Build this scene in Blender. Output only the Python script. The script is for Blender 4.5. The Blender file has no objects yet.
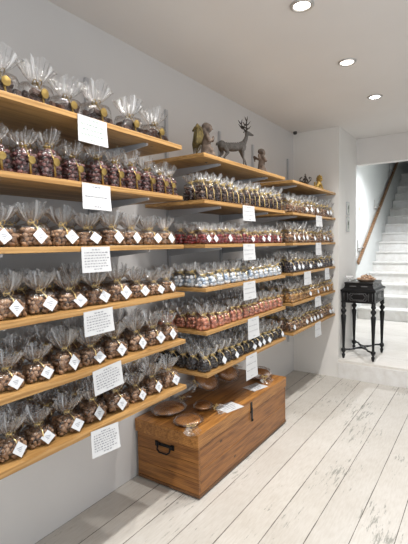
import bpy, bmesh, math, random
from mathutils import Vector, Matrix
PI = math.pi
R = math.radians
SC = bpy.context.scene
COL = SC.collection

# ------------------------------------------------------------------ camera
CAMX, CAMH = 1.881, 1.5
_p, _y, _r = R(3.692), R(33.762), R(-0.937)
_F = Vector((-math.sin(_y)*math.cos(_p), math.cos(_y)*math.cos(_p), -math.sin(_p)))
_R = Vector((math.cos(_y), math.sin(_y), 0)); _U = _R.cross(_F)
_R2 = math.cos(_r)*_R + math.sin(_r)*_U; _U2 = -math.sin(_r)*_R + math.cos(_r)*_U
cam = bpy.data.cameras.new('camera'); camo = bpy.data.objects.new('camera', cam); COL.objects.link(camo)
camo.matrix_world = Matrix(((_R2.x, _U2.x, -_F.x, CAMX), (_R2.y, _U2.y, -_F.y, 0), (_R2.z, _U2.z, -_F.z, CAMH), (0, 0, 0, 1)))
cam.sensor_fit = 'AUTO'; cam.sensor_width = 36; cam.lens = 425.9/544*36
cam.clip_start = .05; cam.clip_end = 60
SC.camera = camo

# ------------------------------------------------------------------ world, light levels, exposure
W = bpy.data.worlds.new('daylight'); SC.world = W; W.use_nodes = True
W.node_tree.nodes['Background'].inputs[0].default_value = (.92, .96, 1, 1)
W.node_tree.nodes['Background'].inputs[1].default_value = .3
SC.view_settings.view_transform = 'Standard'; SC.view_settings.look = 'None'
SC.view_settings.gamma = 1; SC.view_settings.use_curve_mapping = False
SC.view_settings.exposure = 0.26
SC.cycles.max_bounces = 8; SC.cycles.transparent_max_bounces = 24
SC.cycles.caustics_reflective = False; SC.cycles.caustics_refractive = False
SC.cycles.sample_clamp_indirect = 4.0; SC.cycles.use_denoising = True
LAMP_POWER = 70.0          # each ceiling downlight
LAMP_COLOR = (1.0, .965, .925)
def area(name, loc, rot, sx, sy, power, color):
    l = bpy.data.lights.new(name, 'AREA'); l.shape = 'RECTANGLE'; l.size = sx; l.size_y = sy
    l.energy = power; l.color = color
    o = bpy.data.objects.new(name, l); o.location = loc; o.rotation_euler = rot; COL.objects.link(o); return o
# daylight through the shop front behind the camera
area('shop_front_daylight', (1.75, -2.11, 1.45), (R(90), 0, 0), 1.7, 1.8, 24, (.86, .93, 1))
# added fill light, set in a made-up window of the right hand wall
area('side_fill_light', (3.41, 1.7, 1.5), (0, R(90), 0), 1.7, 3.6, 24, (.96, .97, 1))

# ------------------------------------------------------------------ materials
MATS = {}
def mat(name, color=(.8, .8, .8), rough=.5, metal=0.0, spec=.5, **k):
    m = bpy.data.materials.new(name); m.use_nodes = True
    b = m.node_tree.nodes['Principled BSDF']
    b.inputs['Base Color'].default_value = (*color, 1); b.inputs['Roughness'].default_value = rough
    b.inputs['Metallic'].default_value = metal; b.inputs['Specular IOR Level'].default_value = spec
    for kk, v in k.items(): b.inputs[kk].default_value = v
    MATS[name] = m; return m
def N(m, t, **k):
    n = m.node_tree.nodes.new(t)
    for kk, v in k.items(): setattr(n, kk, v)
    return n
def L(m, a, b): m.node_tree.links.new(a, b)
def BSDF(m): return m.node_tree.nodes['Principled BSDF']
def coords(m, scale=(1, 1, 1), src='Object', rot=(0, 0, 0)):
    t = N(m, 'ShaderNodeTexCoord'); mp = N(m, 'ShaderNodeMapping')
    mp.inputs['Scale'].default_value = scale; mp.inputs['Rotation'].default_value = rot
    L(m, t.outputs[src], mp.inputs['Vector']); return mp.outputs['Vector']
def ramp(m, fac, stops):
    r = N(m, 'ShaderNodeValToRGB'); e = r.color_ramp.elements
    while len(e) > 1: e.remove(e[-1])
    e[0].position = stops[0][0]; e[0].color = (*stops[0][1], 1)
    for p, c in stops[1:]:
        x = e.new(p); x.color = (*c, 1)
    L(m, fac, r.inputs['Fac']); return r.outputs['Color']
def noise(m, vec, scale, detail=3, rough=.5):
    n = N(m, 'ShaderNodeTexNoise'); n.inputs['Scale'].default_value = scale
    n.inputs['Detail'].default_value = detail; n.inputs['Roughness'].default_value = rough
    L(m, vec, n.inputs['Vector']); return n.outputs['Fac']
def bump(m, h, strength=.3, dist=.002):
    b = N(m, 'ShaderNodeBump'); b.inputs['Strength'].default_value = strength; b.inputs['Distance'].default_value = dist
    L(m, h, b.inputs['Height']); L(m, b.outputs['Normal'], BSDF(m).inputs['Normal'])
def mixc(m, fac, a, b, mode='MIX'):
    x = N(m, 'ShaderNodeMix', data_type='RGBA', blend_type=mode)
    if isinstance(fac, (int, float)): x.inputs[0].default_value = fac
    else: L(m, fac, x.inputs[0])
    for v, i in ((a, 6), (b, 7)):
        if isinstance(v, tuple): x.inputs[i].default_value = (*v, 1)
        else: L(m, v, x.inputs[i])
    return x.outputs[2]
def math_(m, op, a, b=0.0):
    x = N(m, 'ShaderNodeMath', operation=op)
    for v, i in ((a, 0), (b, 1)):
        if isinstance(v, (int, float)): x.inputs[i].default_value = v
        else: L(m, v, x.inputs[i])
    return x.outputs[0]

def plaster(name, c):
    m = mat(name, c, .75, spec=.25)
    v = coords(m); n = noise(m, v, 1.7, 4)
    L(m, ramp(m, n, [(.3, tuple(x*.96 for x in c)), (.7, c)]), BSDF(m).inputs['Base Color'])
    bump(m, noise(m, v, 90, 2), .08, .002); return m
plaster('wall_paint', (.655, .648, .640)); plaster('pier_paint', (.80, .785, .755)); plaster('ceiling_paint', (.77, .75, .73))
plaster('stair_wall_paint', (.74, .76, .75))

def plank_material(name, axis, pitch, base, dark, seam, wear):
    """painted boards: seams every «pitch» metres across «axis» (0 = x, 1 = y), worn along the board"""
    m = mat(name, base, .5, spec=.3)
    t = N(m, 'ShaderNodeTexCoord'); sp = N(m, 'ShaderNodeSeparateXYZ'); L(m, t.outputs['Object'], sp.inputs[0])
    across, along = (sp.outputs[0], sp.outputs[1]) if axis == 0 else (sp.outputs[1], sp.outputs[0])
    wob = N(m, 'ShaderNodeTexNoise', noise_dimensions='1D'); wob.inputs['Scale'].default_value = 1.3
    L(m, along, wob.inputs['W'])
    ac = math_(m, 'ADD', across, math_(m, 'MULTIPLY', math_(m, 'SUBTRACT', wob.outputs['Fac'], .5), .006))
    q = math_(m, 'DIVIDE', ac, pitch)
    idx = math_(m, 'FLOOR', q)
    fr = math_(m, 'ABSOLUTE', math_(m, 'SUBTRACT', math_(m, 'FRACT', math_(m, 'ADD', q, .5)), .5))   # 0 on a seam
    dist = math_(m, 'MULTIPLY', fr, pitch)
    st = coords(m, (9, 1.2, 1) if axis == 0 else (1.2, 9, 1))
    big = noise(m, coords(m), 1.6, 4, .6)
    wn = noise(m, st, 4.2, 8, .74)
    # each board a little different
    wnz = N(m, 'ShaderNodeTexWhiteNoise', noise_dimensions='1D'); L(m, idx, wnz.inputs['W'])
    per = wnz.outputs['Value']
    col = mixc(m, per, base, tuple(x*.93 for x in base))
    grime = ramp(m, big, [(.35, (1, 1, 1)), (.72, (.86, .84, .81))])
    col = mixc(m, 1.0, col, grime, 'MULTIPLY')
    soft = ramp(m, noise(m, st, 11, 4, .6), [(.40, (1, 1, 1)), (.75, (.88, .86, .84))])
    col = mixc(m, 1.0, col, soft, 'MULTIPLY')
    fine = noise(m, coords(m, (42, 5, 1) if axis == 0 else (5, 42, 1)), 1.5, 5, .72)
    patch = noise(m, coords(m, (2.2, .8, 1) if axis == 0 else (.8, 2.2, 1)), 1.5, 3, .6)
    worn = ramp(m, math_(m, 'ADD', math_(m, 'MULTIPLY', fine, .62), math_(m, 'MULTIPLY', patch, .45)), [(wear, (0, 0, 0)), (wear+.03, (.85, .85, .85))])
    col = mixc(m, worn, col, dark)
    sw = math_(m, 'ADD', math_(m, 'MULTIPLY', noise(m, coords(m), 3, 4, .7), .0062), -.0008)
    sm = math_(m, 'LESS_THAN', dist, sw)
    col = mixc(m, sm, col, seam)
    L(m, col, BSDF(m).inputs['Base Color'])
    h = math_(m, 'SUBTRACT', math_(m, 'MULTIPLY', noise(m, st, 6, 5), .3), math_(m, 'MULTIPLY', math_(m, 'LESS_THAN', dist, .004), 1.0))
    bump(m, h, .5, .003)
    return m
plank_material('floor_boards', 0, .1905, (.64, .62, .58), (.27, .27, .24), (.13, .115, .10), .612)
plank_material('platform_boards', 1, .42, (.84, .82, .78), (.50, .46, .42), (.45, .42, .38), .68)
plank_material('stair_paint', 1, 50.0, (.86, .86, .85), (.60, .58, .55), (.5, .5, .5), .72)

def wood(name, light, dark, axis=1, scale=1.0, knots=True, rough=.5, ring=7, spec=.4, wave=.3):
    m = mat(name, light, rough, spec=spec)
    s = [10, 10, 10]; s[axis] = .9
    v = coords(m, tuple(s))
    n1 = noise(m, v, 1.6*scale, 5, .6)
    w = N(m, 'ShaderNodeTexWave', wave_type='BANDS', bands_direction='Z' if axis != 2 else 'X'); w.inputs['Scale'].default_value = .9*scale
    w.inputs['Distortion'].default_value = ring; w.inputs['Detail'].default_value = 3; w.inputs['Detail Scale'].default_value = 1.2
    L(m, v, w.inputs['Vector'])
    f = math_(m, 'ADD', math_(m, 'MULTIPLY', n1, 1-wave), math_(m, 'MULTIPLY', w.outputs['Fac'], wave))
    mid = tuple((a+b)/2 for a, b in zip(light, dark))
    col = ramp(m, f, [(.33, dark), (.48, mid), (.64, light)])
    if knots:
        k = N(m, 'ShaderNodeTexVoronoi'); k.inputs['Scale'].default_value = 2.2
        ks = [3.2, 3.2, 3.2]; ks[axis] = 1.6
        L(m, coords(m, tuple(ks)), k.inputs['Vector'])
        kk = ramp(m, k.outputs['Distance'], [(.035, (1, 1, 1)), (.075, (0, 0, 0))])
        col = mixc(m, kk, col, tuple(x*.45 for x in dark))
    L(m, col, BSDF(m).inputs['Base Color'])
    bump(m, f, .15, .001); return m
wood('pine', (.49, .285, .105), (.31, .165, .052), 1, 2.0, True, .45)
wood('chest_lid_wood', (.46, .21, .055), (.19, .075, .018), 1, 3.4, True, .34, 5, .45, .15)
wood('chest_wood', (.35, .145, .036), (.13, .044, .010), 1, 3.2, True, .36, 5, .45, .10)
wood('chest_end_wood', (.34, .145, .036), (.13, .046, .011), 0, 3.2, True, .38, 5, .45, .10)
wood('chest_dark_wood', (.16, .072, .026), (.08, .036, .014), 1, 1.0, False, .5)
wood('rail_wood', (.27, .15, .07), (.15, .08, .038), 1, 1.0, False, .4)

mat('white_metal', (.50, .51, .53), .4); mat('rail_grey', (.50, .51, .53), .45, .3)
mat('black_iron', (.012, .012, .013), .45, .6)
mat('black_lacquer', (.006, .006, .007), .3, 0, .35); mat('inlay_grey', (.17, .17, .175), .35, .4)
mat('brass', (.80, .56, .22), .3, .9); mat('steel', (.6, .6, .6), .3, .9)
mat('gold_ribbon', (.90, .68, .30), .30, .5); mat('gold_seal', (.34, .235, .075), .36, .8)
mat('paper', (.60, .61, .62), .7); mat('tag_paper', (.66, .69, .72), .55)
mat('ink', (.10, .11, .15), .8)
mat('green_ink', (.06, .22, .13), .8)
mat('antique_gold', (.36, .24, .07), .38, .75)
mat('dark_plastic', (.05, .05, .05), .5)
mat('lamp_trim', (.55, .54, .52), .35, .6)
def stone(name, a, b, sc=30):
    m = mat(name, a, .75, spec=.25); n = noise(m, coords(m), sc, 5, .65)
    L(m, ramp(m, n, [(.35, b), (.62, a)]), BSDF(m).inputs['Base Color']); bump(m, n, .5, .004); return m
stone('statue_brown', (.19, .145, .115), (.075, .058, .048)); stone('deer_grey', (.125, .115, .105), (.065, .06, .055), 45)
stone('antler_dark', (.055, .045, .038), (.03, .025, .02), 40)
stone('wing_gold', (.21, .16, .06), (.10, .08, .04), 60)
stone('gingerbread', (.47, .215, .07), (.27, .11, .03), 26)
stone('cookie', (.66, .47, .33), (.42, .27, .18), 50)
def emit(name, c, s):
    m = mat(name, c); b = BSDF(m); b.inputs['Emission Color'].default_value = (*c, 1); b.inputs['Emission Strength'].default_value = s; return m
emit('lamp_glow', (1, .95, .86), 14)
mat('picture_pale', (.62, .64, .60), .6); mat('picture_green', (.05, .08, .05), .5); mat('picture_amber', (.34, .20, .09), .4)

def sweets(name, stops, rough=.35, spec=.5, bumpy=0.0, speck=None):
    """every sweet in a bag gets its own tint of the kind's colours"""
    m = mat(name, stops[0][1], rough, spec=spec)
    g = N(m, 'ShaderNodeNewGeometry')
    oi = N(m, 'ShaderNodeObjectInfo')
    f = math_(m, 'FRACT', math_(m, 'ADD', g.outputs['Random Per Island'], oi.outputs['Random']))
    col = ramp(m, f, stops)
    v = coords(m)
    if speck:
        n = noise(m, v, 160, 2); col = mixc(m, ramp(m, n, [(.56, (0, 0, 0)), (.62, (1, 1, 1))]), col, speck)
    L(m, col, BSDF(m).inputs['Base Color'])
    if bumpy: bump(m, noise(m, v, 120, 4, .7), bumpy, .004)
    return m
sweets('truffle_cocoa', [(0, (.22, .115, .058)), (.35, (.36, .205, .115)), (.7, (.46, .29, .18)), (1, (.27, .145, .078))], .6, .3, .8)
sweets('chunk_dark', [(0, (.030, .012, .008)), (.6, (.060, .024, .014)), (1, (.10, .045, .026))], .38, .5, .4)
sweets('almond_plum', [(0, (.085, .026, .028)), (.5, (.13, .043, .042)), (1, (.19, .075, .062))], .42, .45, .5)
sweets('bark_speckled', [(0, (.022, .008, .008)), (.6, (.05, .018, .014)), (.82, (.17, .085, .05)), (1, (.40, .28, .20))], .35, .5, .3)
sweets('sweet_red', [(0, (.20, .018, .02)), (.5, (.32, .03, .03)), (.85, (.16, .014, .014)), (1, (.55, .22, .14))], .28, .5)
sweets('egg_blue', [(0, (.50, .62, .76)), (.3, (.80, .83, .86)), (.75, (.88, .88, .88)), (1, (.36, .48, .66))], .3, .5)
sweets('ball_salmon', [(0, (.50, .18, .10)), (.5, (.62, .26, .16)), (1, (.42, .13, .075))], .35, .5)
sweets('bean_black', [(0, (.010, .008, .010)), (.7, (.022, .016, .018)), (1, (.05, .035, .03))], .22, .6)
sweets('biscuit_tan', [(0, (.36, .20, .11)), (.5, (.24, .11, .055)), (.8, (.52, .36, .23)), (1, (.14, .06, .03))], .5, .3, .4)
sweets('nut_brown', [(0, (.22, .10, .05)), (.5, (.36, .20, .11)), (1, (.50, .31, .18))], .45, .4, .4)
sweets('bean_charcoal', [(0, (.03, .024, .03)), (.6, (.06, .045, .05)), (1, (.14, .10, .09))], .35, .5)
sweets('candy_amber', [(0, (.55, .27, .07)), (.5, (.66, .38, .13)), (1, (.42, .18, .05))], .3, .5)
sweets('nougat_brown', [(0, (.26, .13, .06)), (.6, (.40, .23, .12)), (1, (.14, .06, .03))], .45, .4, .4)

def cellophane():
    m = bpy.data.materials.new('cellophane'); m.use_nodes = True; nt = m.node_tree; nt.nodes.clear()
    out = N(m, 'ShaderNodeOutputMaterial'); tr = N(m, 'ShaderNodeBsdfTransparent'); gl = N(m, 'ShaderNodeBsdfGlossy')
    tl = N(m, 'ShaderNodeBsdfTranslucent'); df = N(m, 'ShaderNodeBsdfDiffuse')
    tr.inputs[0].default_value = (.985, .985, .985, 1); gl.inputs[0].default_value = (1, 1, 1, 1); gl.inputs['Roughness'].default_value = .16
    df.inputs[0].default_value = (.93, .94, .96, 1); tl.inputs[0].default_value = (.93, .94, .96, 1)
    v = coords(m)
    n = noise(m, v, 70, 3, .6)
    b = N(m, 'ShaderNodeBump'); b.inputs['Strength'].default_value = .8; b.inputs['Distance'].default_value = .005
    L(m, n, b.inputs['Height']); L(m, b.outputs[0], gl.inputs['Normal'])
    lw = N(m, 'ShaderNodeLayerWeight'); lw.inputs['Blend'].default_value = .22; L(m, b.outputs[0], lw.inputs['Normal'])
    hz = N(m, 'ShaderNodeMixShader'); hz.inputs[0].default_value = .4; L(m, df.outputs[0], hz.inputs[1]); L(m, tl.outputs[0], hz.inputs[2])
    g2 = N(m, 'ShaderNodeBsdfGlossy'); g2.inputs[0].default_value = (1, 1, 1, 1); g2.inputs['Roughness'].default_value = .3; L(m, b.outputs[0], g2.inputs['Normal'])
    haze = N(m, 'ShaderNodeMixShader'); haze.inputs[0].default_value = .45; L(m, hz.outputs[0], haze.inputs[1]); L(m, g2.outputs[0], haze.inputs[2])
    m1 = N(m, 'ShaderNodeMixShader'); at = N(m, 'ShaderNodeAttribute', attribute_name='fold'); sp = N(m, 'ShaderNodeSeparateXYZ'); L(m, at.outputs['Vector'], sp.inputs[0])
    L(m, math_(m, 'ADD', math_(m, 'MULTIPLY', lw.outputs['Fresnel'], .6), math_(m, 'ADD', math_(m, 'MULTIPLY', sp.outputs[1], .20), .03)), m1.inputs[0])
    L(m, tr.outputs[0], m1.inputs[1]); L(m, gl.outputs[0], m1.inputs[2])
    # the film is milky where it is folded together («fold» is stored on the mesh) and in small creases
    crease = ramp(m, noise(m, v, 95, 2, .6), [(.60, (.0, .0, .0)), (.68, (.20, .20, .20))])
    m2 = N(m, 'ShaderNodeMixShader'); L(m, math_(m, 'MAXIMUM', math_(m, 'ADD', sp.outputs[0], 0.0), crease), m2.inputs[0])
    L(m, m1.outputs[0], m2.inputs[1]); L(m, haze.outputs[0], m2.inputs[2])
    L(m, m2.outputs[0], out.inputs['Surface']); MATS['cellophane'] = m
cellophane()

# ------------------------------------------------------------------ mesh helpers
def M(n): return MATS[n]
def link_mesh(name, bm, mats, parent=None, smooth=False, loc=None):
    me = bpy.data.meshes.new(name); bm.normal_update(); bm.to_mesh(me); bm.free()
    for x in (mats if isinstance(mats, (list, tuple)) else [mats]): me.materials.append(M(x))
    if smooth:
        for p in me.polygons: p.use_smooth = True
    o = bpy.data.objects.new(name, me); COL.objects.link(o)
    if parent: o.parent = parent
    if loc: o.location = loc
    return o
def tag(o, label=None, cat=None, group=None, kind=None):
    if label: o['label'] = label
    if cat: o['category'] = cat
    if group: o['group'] = group
    if kind: o['kind'] = kind
    return o
def empty(name, loc, label, cat, group=None, rz=0):
    o = bpy.data.objects.new(name, None); o.empty_display_size = .05; COL.objects.link(o)
    o.location = loc; o.rotation_euler = (0, 0, rz); return tag(o, label, cat, group)
def box(bm, a, b, mi=0, bev=0.0):
    r = bmesh.ops.create_cube(bm, size=1)['verts']
    for v in r: v.co = Vector([(a[i]+b[i])/2 + v.co[i]*(b[i]-a[i]) for i in range(3)])
    fs = {f for v in r for f in v.link_faces}
    for f in fs: f.material_index = mi
    if bev:
        es = list({e for v in r for e in v.link_edges})
        bmesh.ops.bevel(bm, geom=es, offset=bev, segments=2, profile=.6, affect='EDGES', material=-1)
    return r
def lathe(bm, prof, n=20, c=(0, 0), mi=0, sx=1, sy=1):
    rings = []
    for r, z in prof:
        rings.append([bm.verts.new((c[0]+max(r, 1e-4)*math.cos(2*PI*i/n)*sx, c[1]+max(r, 1e-4)*math.sin(2*PI*i/n)*sy, z)) for i in range(n)])
    for a, b in zip(rings, rings[1:]):
        for i in range(n):
            f = bm.faces.new((a[i], a[(i+1) % n], b[(i+1) % n], b[i])); f.smooth = True; f.material_index = mi
    f = bm.faces.new(list(reversed(rings[0]))); f.material_index = mi
    f = bm.faces.new(rings[-1]); f.material_index = mi
def tube(bm, pts, rad, n=8, mi=0, flat=None):
    """round tube along pts; rad may be a list"""
    pts = [Vector(p) for p in pts]; rings = []; up = Vector((0, 0, 1))
    for i, p in enumerate(pts):
        d = (pts[min(i+1, len(pts)-1)] - pts[max(i-1, 0)]).normalized()
        a = d.cross(up);
        if a.length < .05: a = d.cross(Vector((1, 0, 0)))
        a.normalize(); b = a.cross(d).normalized()
        r = rad[i] if isinstance(rad, (list, tuple)) else rad
        fl = flat or 1
        rings.append([bm.verts.new(p + a*r*math.cos(2*PI*k/n) + b*r*fl*math.sin(2*PI*k/n)) for k in range(n)])
    for x, y in zip(rings, rings[1:]):
        for k in range(n):
            f = bm.faces.new((x[k], x[(k+1) % n], y[(k+1) % n], y[k])); f.smooth = True; f.material_index = mi
    bm.faces.new(list(reversed(rings[0]))).material_index = mi; bm.faces.new(rings[-1]).material_index = mi
def ell(bm, c, r, mi=0, sub=2, rot=None):
    vs = bmesh.ops.create_icosphere(bm, subdivisions=sub, radius=1)['verts']
    for v in vs:
        q = Vector((v.co.x*r[0], v.co.y*r[1], v.co.z*r[2]))
        if rot: q = rot @ q
        v.co = q + Vector(c)
    for f in {f for v in vs for f in v.link_faces}: f.smooth = True; f.material_index = mi
    return vs
def remesh(o, size, smooth=3):
    r = o.modifiers.new('r', 'REMESH'); r.mode = 'VOXEL'; r.voxel_size = size; r.use_smooth_shade = True
    s = o.modifiers.new('s', 'SMOOTH'); s.iterations = smooth; s.factor = .5
def structure(name, a, b, m, bev=0):
    bm = bmesh.new(); box(bm, a, b, 0, bev)
    return tag(link_mesh(name, bm, m), kind='structure')

# ------------------------------------------------------------------ the room
CEIL = 2.743; YB = 4.694; XC = .518; YP = 5.421
structure('floor', (-.1, -2.1, -.1), (3.4, YB, 0), 'floor_boards')
structure('wall_left', (-.12, -2.1, 0), (0, YB, CEIL), 'wall_paint')
structure('wall_back', (-.12, YB, 0), (XC, YP, CEIL), 'pier_paint', 0)
structure('ceiling', (-.12, -2.1, CEIL), (3.5, YP+.12, CEIL+.1), 'ceiling_paint')
bm = bmesh.new()
for a, b in (((3.4, -2.1, 0), (3.5, -.2, CEIL)), ((3.4, 3.6, 0), (3.5, YP, CEIL)), ((3.4, -.2, 0), (3.5, 3.6, .6)), ((3.4, -.2, 2.4), (3.5, 3.6, CEIL))): box(bm, a, b)  # wall pieces leave an opening made up for the side fill light
tag(link_mesh('wall_right', bm, 'wall_paint'), kind='structure')
for nm, ax in (('window_added', 0), ('window_2', 1)):                    # side window added for the fill light, shop front: frames with one mullion each
    bm = bmesh.new()
    u0, u1, z0, z1 = (-.2, 3.6, .6, 2.4) if ax == 0 else (.3, 3.2, .35, 2.55)
    for p0, p1, q0, q1 in ((u0, u0+.04, z0, z1), (u1-.04, u1, z0, z1), (u0, u1, z0, z0+.04), (u0, u1, z1-.04, z1), ((u0+u1)/2-.02, (u0+u1)/2+.02, z0, z1)):
        box(bm, (3.43, p0, q0), (3.48, p1, q1)) if ax == 0 else box(bm, (p0, -2.19, q0), (p1, -2.14, q1))
    tag(link_mesh(nm, bm, 'pier_paint'), kind='structure')
bm = bmesh.new(); box(bm, (-.12, -2.2, 0), (.3, -2.1, CEIL)); box(bm, (3.2, -2.2, 0), (3.5, -2.1, CEIL)); box(bm, (.3, -2.2, 0), (3.2, -2.1, .35)); box(bm, (.3, -2.2, 2.55), (3.2, -2.1, CEIL))
tag(link_mesh('wall_rear', bm, 'wall_paint'), kind='structure')
# raised platform and its riser
structure('floor_platform', (-.1, YB+.001, -.1), (3.4, 7.43, .2), 'platform_boards', .006)
bm = bmesh.new(); box(bm, (XC+.002, YB-.016, 0), (3.398, YB, .172), 0, .003)
tag(link_mesh('trim_platform_riser', bm, 'stair_paint'), kind='structure')
# header over the passage
structure('wall_header', (XC, YP, 2.436), (3.4, YP+.12, CEIL), 'ceiling_paint', .003)
# stair hall
structure('wall_stair_left', (-.06, YP, .2), (.045, 13.2, 5.6), 'stair_wall_paint')
structure('wall_stair_right', (1.75, YP+.9, .2), (1.85, 13.2, 5.6), 'stair_wall_paint')
structure('wall_stair_end', (-.06, 12.9, 2.5), (1.85, 13.0, 5.6), 'stair_wall_paint')
structure('wall_passage_right', (1.85, YP+.9, .2), (3.5, YP+1.0, 3.05), 'stair_wall_paint')
bm = bmesh.new()
pr = [(YP+.12, 3.05), (8.9, 3.05), (12.9, 5.5), (13.2, 5.5), (13.2, 5.6), (8.85, 3.15), (YP+.12, 3.15)]
va = [bm.verts.new((-.06, y, z)) for y, z in pr]; vb = [bm.verts.new((3.5 if z < 3.2 and y < 9 else 1.85, y, z)) for y, z in pr]
bm.faces.new(va); bm.faces.new(list(reversed(vb)))
for i in range(len(pr)):
    j = (i+1) % len(pr); bm.faces.new((va[j], va[i], vb[i], vb[j]))
tag(link_mesh('ceiling_stair_hall', bm, 'stair_wall_paint'), kind='structure')
# stairs: one flight, treads with nosings
RIS, GO, SY = .185, .28, 7.43
bm = bmesh.new()
for k in range(1, 17):
    y = SY + GO*(k-1); z = .2 + RIS*k
    box(bm, (.046, y, 0.2), (1.749, y+GO+(.9 if k == 16 else 0), z-.028))
    box(bm, (.046, y-.028, z-.028), (1.749, y+GO+(.9 if k == 16 else 0), z), 0, .005)
tag(link_mesh('staircase', bm, 'stair_paint'), kind='structure')

# handrail on the stair wall
def rail_pt(t): return Vector((.088, 7.28 + 3.9*t, 1.150 + 2.42*t))
hr = empty('handrail', (.045, 7.30, 1.1), 'brown wooden handrail climbing the white stair wall', 'handrail')
bm = bmesh.new()
a, b = rail_pt(0), rail_pt(1.15); d = (b-a).normalized(); up = Vector((1, 0, 0)).cross(d)
vs = []
for p in (a, b):
    vs.append([bm.verts.new(p + Vector((1, 0, 0))*sx*.020 + up*sz*.034 - hr.location) for sx, sz in ((-1, -1), (1, -1), (1, 1), (-1, 1))])
for i in range(4): bm.faces.new((vs[0][i], vs[0][(i+1) % 4], vs[1][(i+1) % 4], vs[1][i]))
bm.faces.new(list(reversed(vs[0]))); bm.faces.new(vs[1])
bmesh.ops.recalc_face_normals(bm, faces=bm.faces); bmesh.ops.bevel(bm, geom=list(bm.edges), offset=.008, segments=2, affect='EDGES')
link_mesh('rail', bm, 'rail_wood', hr)
for t, py, pz in ((.10, 7.40, 1.44), (.42, 8.62, 2.21), (.78, 10.06, 3.10)):
    p = rail_pt(t) - Vector(hr.location); bm = bmesh.new(); qy, qz = py-hr.location.y, pz-hr.location.z
    box(bm, (.001, qy-.022, qz-.09), (.010, qy+.022, qz+.09), 0, .002)
    tube(bm, [(.008, qy, qz-.05), (.035, qy, qz-.05), (p.x, p.y, p.z+.02)], .011)
    link_mesh('bracket', bm, 'lamp_trim' if t < .5 else 'white_metal', hr)

# ------------------------------------------------------------------ ceiling downlights
names_l = {1: 'round recessed downlight at the top edge, nearest of the three', 2: 'middle one of the three recessed ceiling downlights', 3: 'smallest, farthest recessed downlight towards the stairs'}
for i, y in enumerate((.50, 1.36, 2.222, 3.08, 3.94)):
    root = empty('ceiling_downlight', (1.04, y, CEIL), names_l.get(i-1, 'recessed ceiling downlight out of the frame'), 'ceiling light', 'downlights in the shop ceiling')
    bm = bmesh.new(); n = 32
    prof = [(.062, -.0005), (.062, -.006), (.056, -.011), (.046, -.009), (.042, -.0015)]
    rings = [[bm.verts.new((r*math.cos(2*PI*k/n), r*math.sin(2*PI*k/n), z)) for k in range(n)] for r, z in prof]
    for a, b in zip(rings, rings[1:]):
        for k in range(n): bm.faces.new((a[k], a[(k+1) % n], b[(k+1) % n], b[k])).smooth = True
    link_mesh('trim_ring', bm, 'lamp_trim', root)
    bm = bmesh.new(); lathe(bm, [(.034, -.007), (.040, -.004), (.041, -.001)], 24)
    link_mesh('diffuser', bm, 'lamp_glow', root)
    l = bpy.data.lights.new('downlight_beam', 'SPOT'); l.energy = LAMP_POWER; l.color = LAMP_COLOR; l.spot_size = R(132); l.spot_blend = 1; l.shadow_soft_size = .035
    lo = bpy.data.objects.new('downlight_beam', l); COL.objects.link(lo); lo.location = (0, 0, -.03); lo.parent = root
# stair hall lamps (above the header, they light the stair wall and lower steps)
for (x, y, z, e, s) in ((.42, 7.75, 3.05, 24, 55), (1.0, 7.2, 3.05, 185, 150)):
    root = empty('stair_downlight', (x, y, z), 'recessed downlight over the foot of the stairs' if x < .5 else 'recessed downlight over the raised platform', 'ceiling light')
    bm = bmesh.new(); lathe(bm, [(.03, -.012), (.045, -.010), (.055, -.001)], 24); link_mesh('diffuser', bm, 'lamp_glow', root)
    l = bpy.data.lights.new('stair_beam', 'SPOT'); l.energy = e; l.color = (.96, .97, 1); l.spot_size = R(s); l.spot_blend = .6; l.shadow_soft_size = .05
    lo = bpy.data.objects.new('stair_beam', l); COL.objects.link(lo); lo.location = (0, 0, -.03); lo.parent = root
# small dark sensor in the ceiling corner
bm = bmesh.new(); lathe(bm, [(.012, -.03), (.02, -.024), (.022, -.001)], 16)
s = link_mesh('ceiling_sensor', bm, 'dark_plastic', loc=(.05, 4.62, CEIL)); tag(s, 'tiny dark sensor in the far ceiling corner', 'sensor')
# framed pictures on the pier and the stair wall
def picture(nm, loc, w, h, label, motif):
    root = empty(nm, loc, label, 'picture')
    bm = bmesh.new(); box(bm, (.001, -w/2, -h/2), (.012, w/2, h/2), 0, .002); link_mesh('frame', bm, 'white_metal', root)
    bm = bmesh.new(); box(bm, (.0125, -w/2+.008, -h/2+.008), (.014, w/2-.008, h/2-.008)); link_mesh('artwork', bm, 'picture_pale', root)
    bm = bmesh.new()
    ell(bm, (.015, 0, h*.06), (.002, w*.20, h*.16), 0, 1); ell(bm, (.015, w*.08, h*.2), (.002, w*.11, h*.08), 0, 1)
    box(bm, (.0142, -.004, -h*.3), (.016, .004, 0)); link_mesh('motif', bm, motif, root)
picture('framed_picture', (XC, 5.03, 1.885), .11, .15, 'upper pale framed picture on the white pier', 'picture_green')
picture('framed_picture', (XC, 5.03, 1.705), .11, .17, 'lower pale framed picture on the white pier', 'picture_green')
picture('framed_picture', (.045, 7.46, 2.04), .13, .22, 'small picture on the stair wall beside the pier corner', 'picture_amber')

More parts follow.
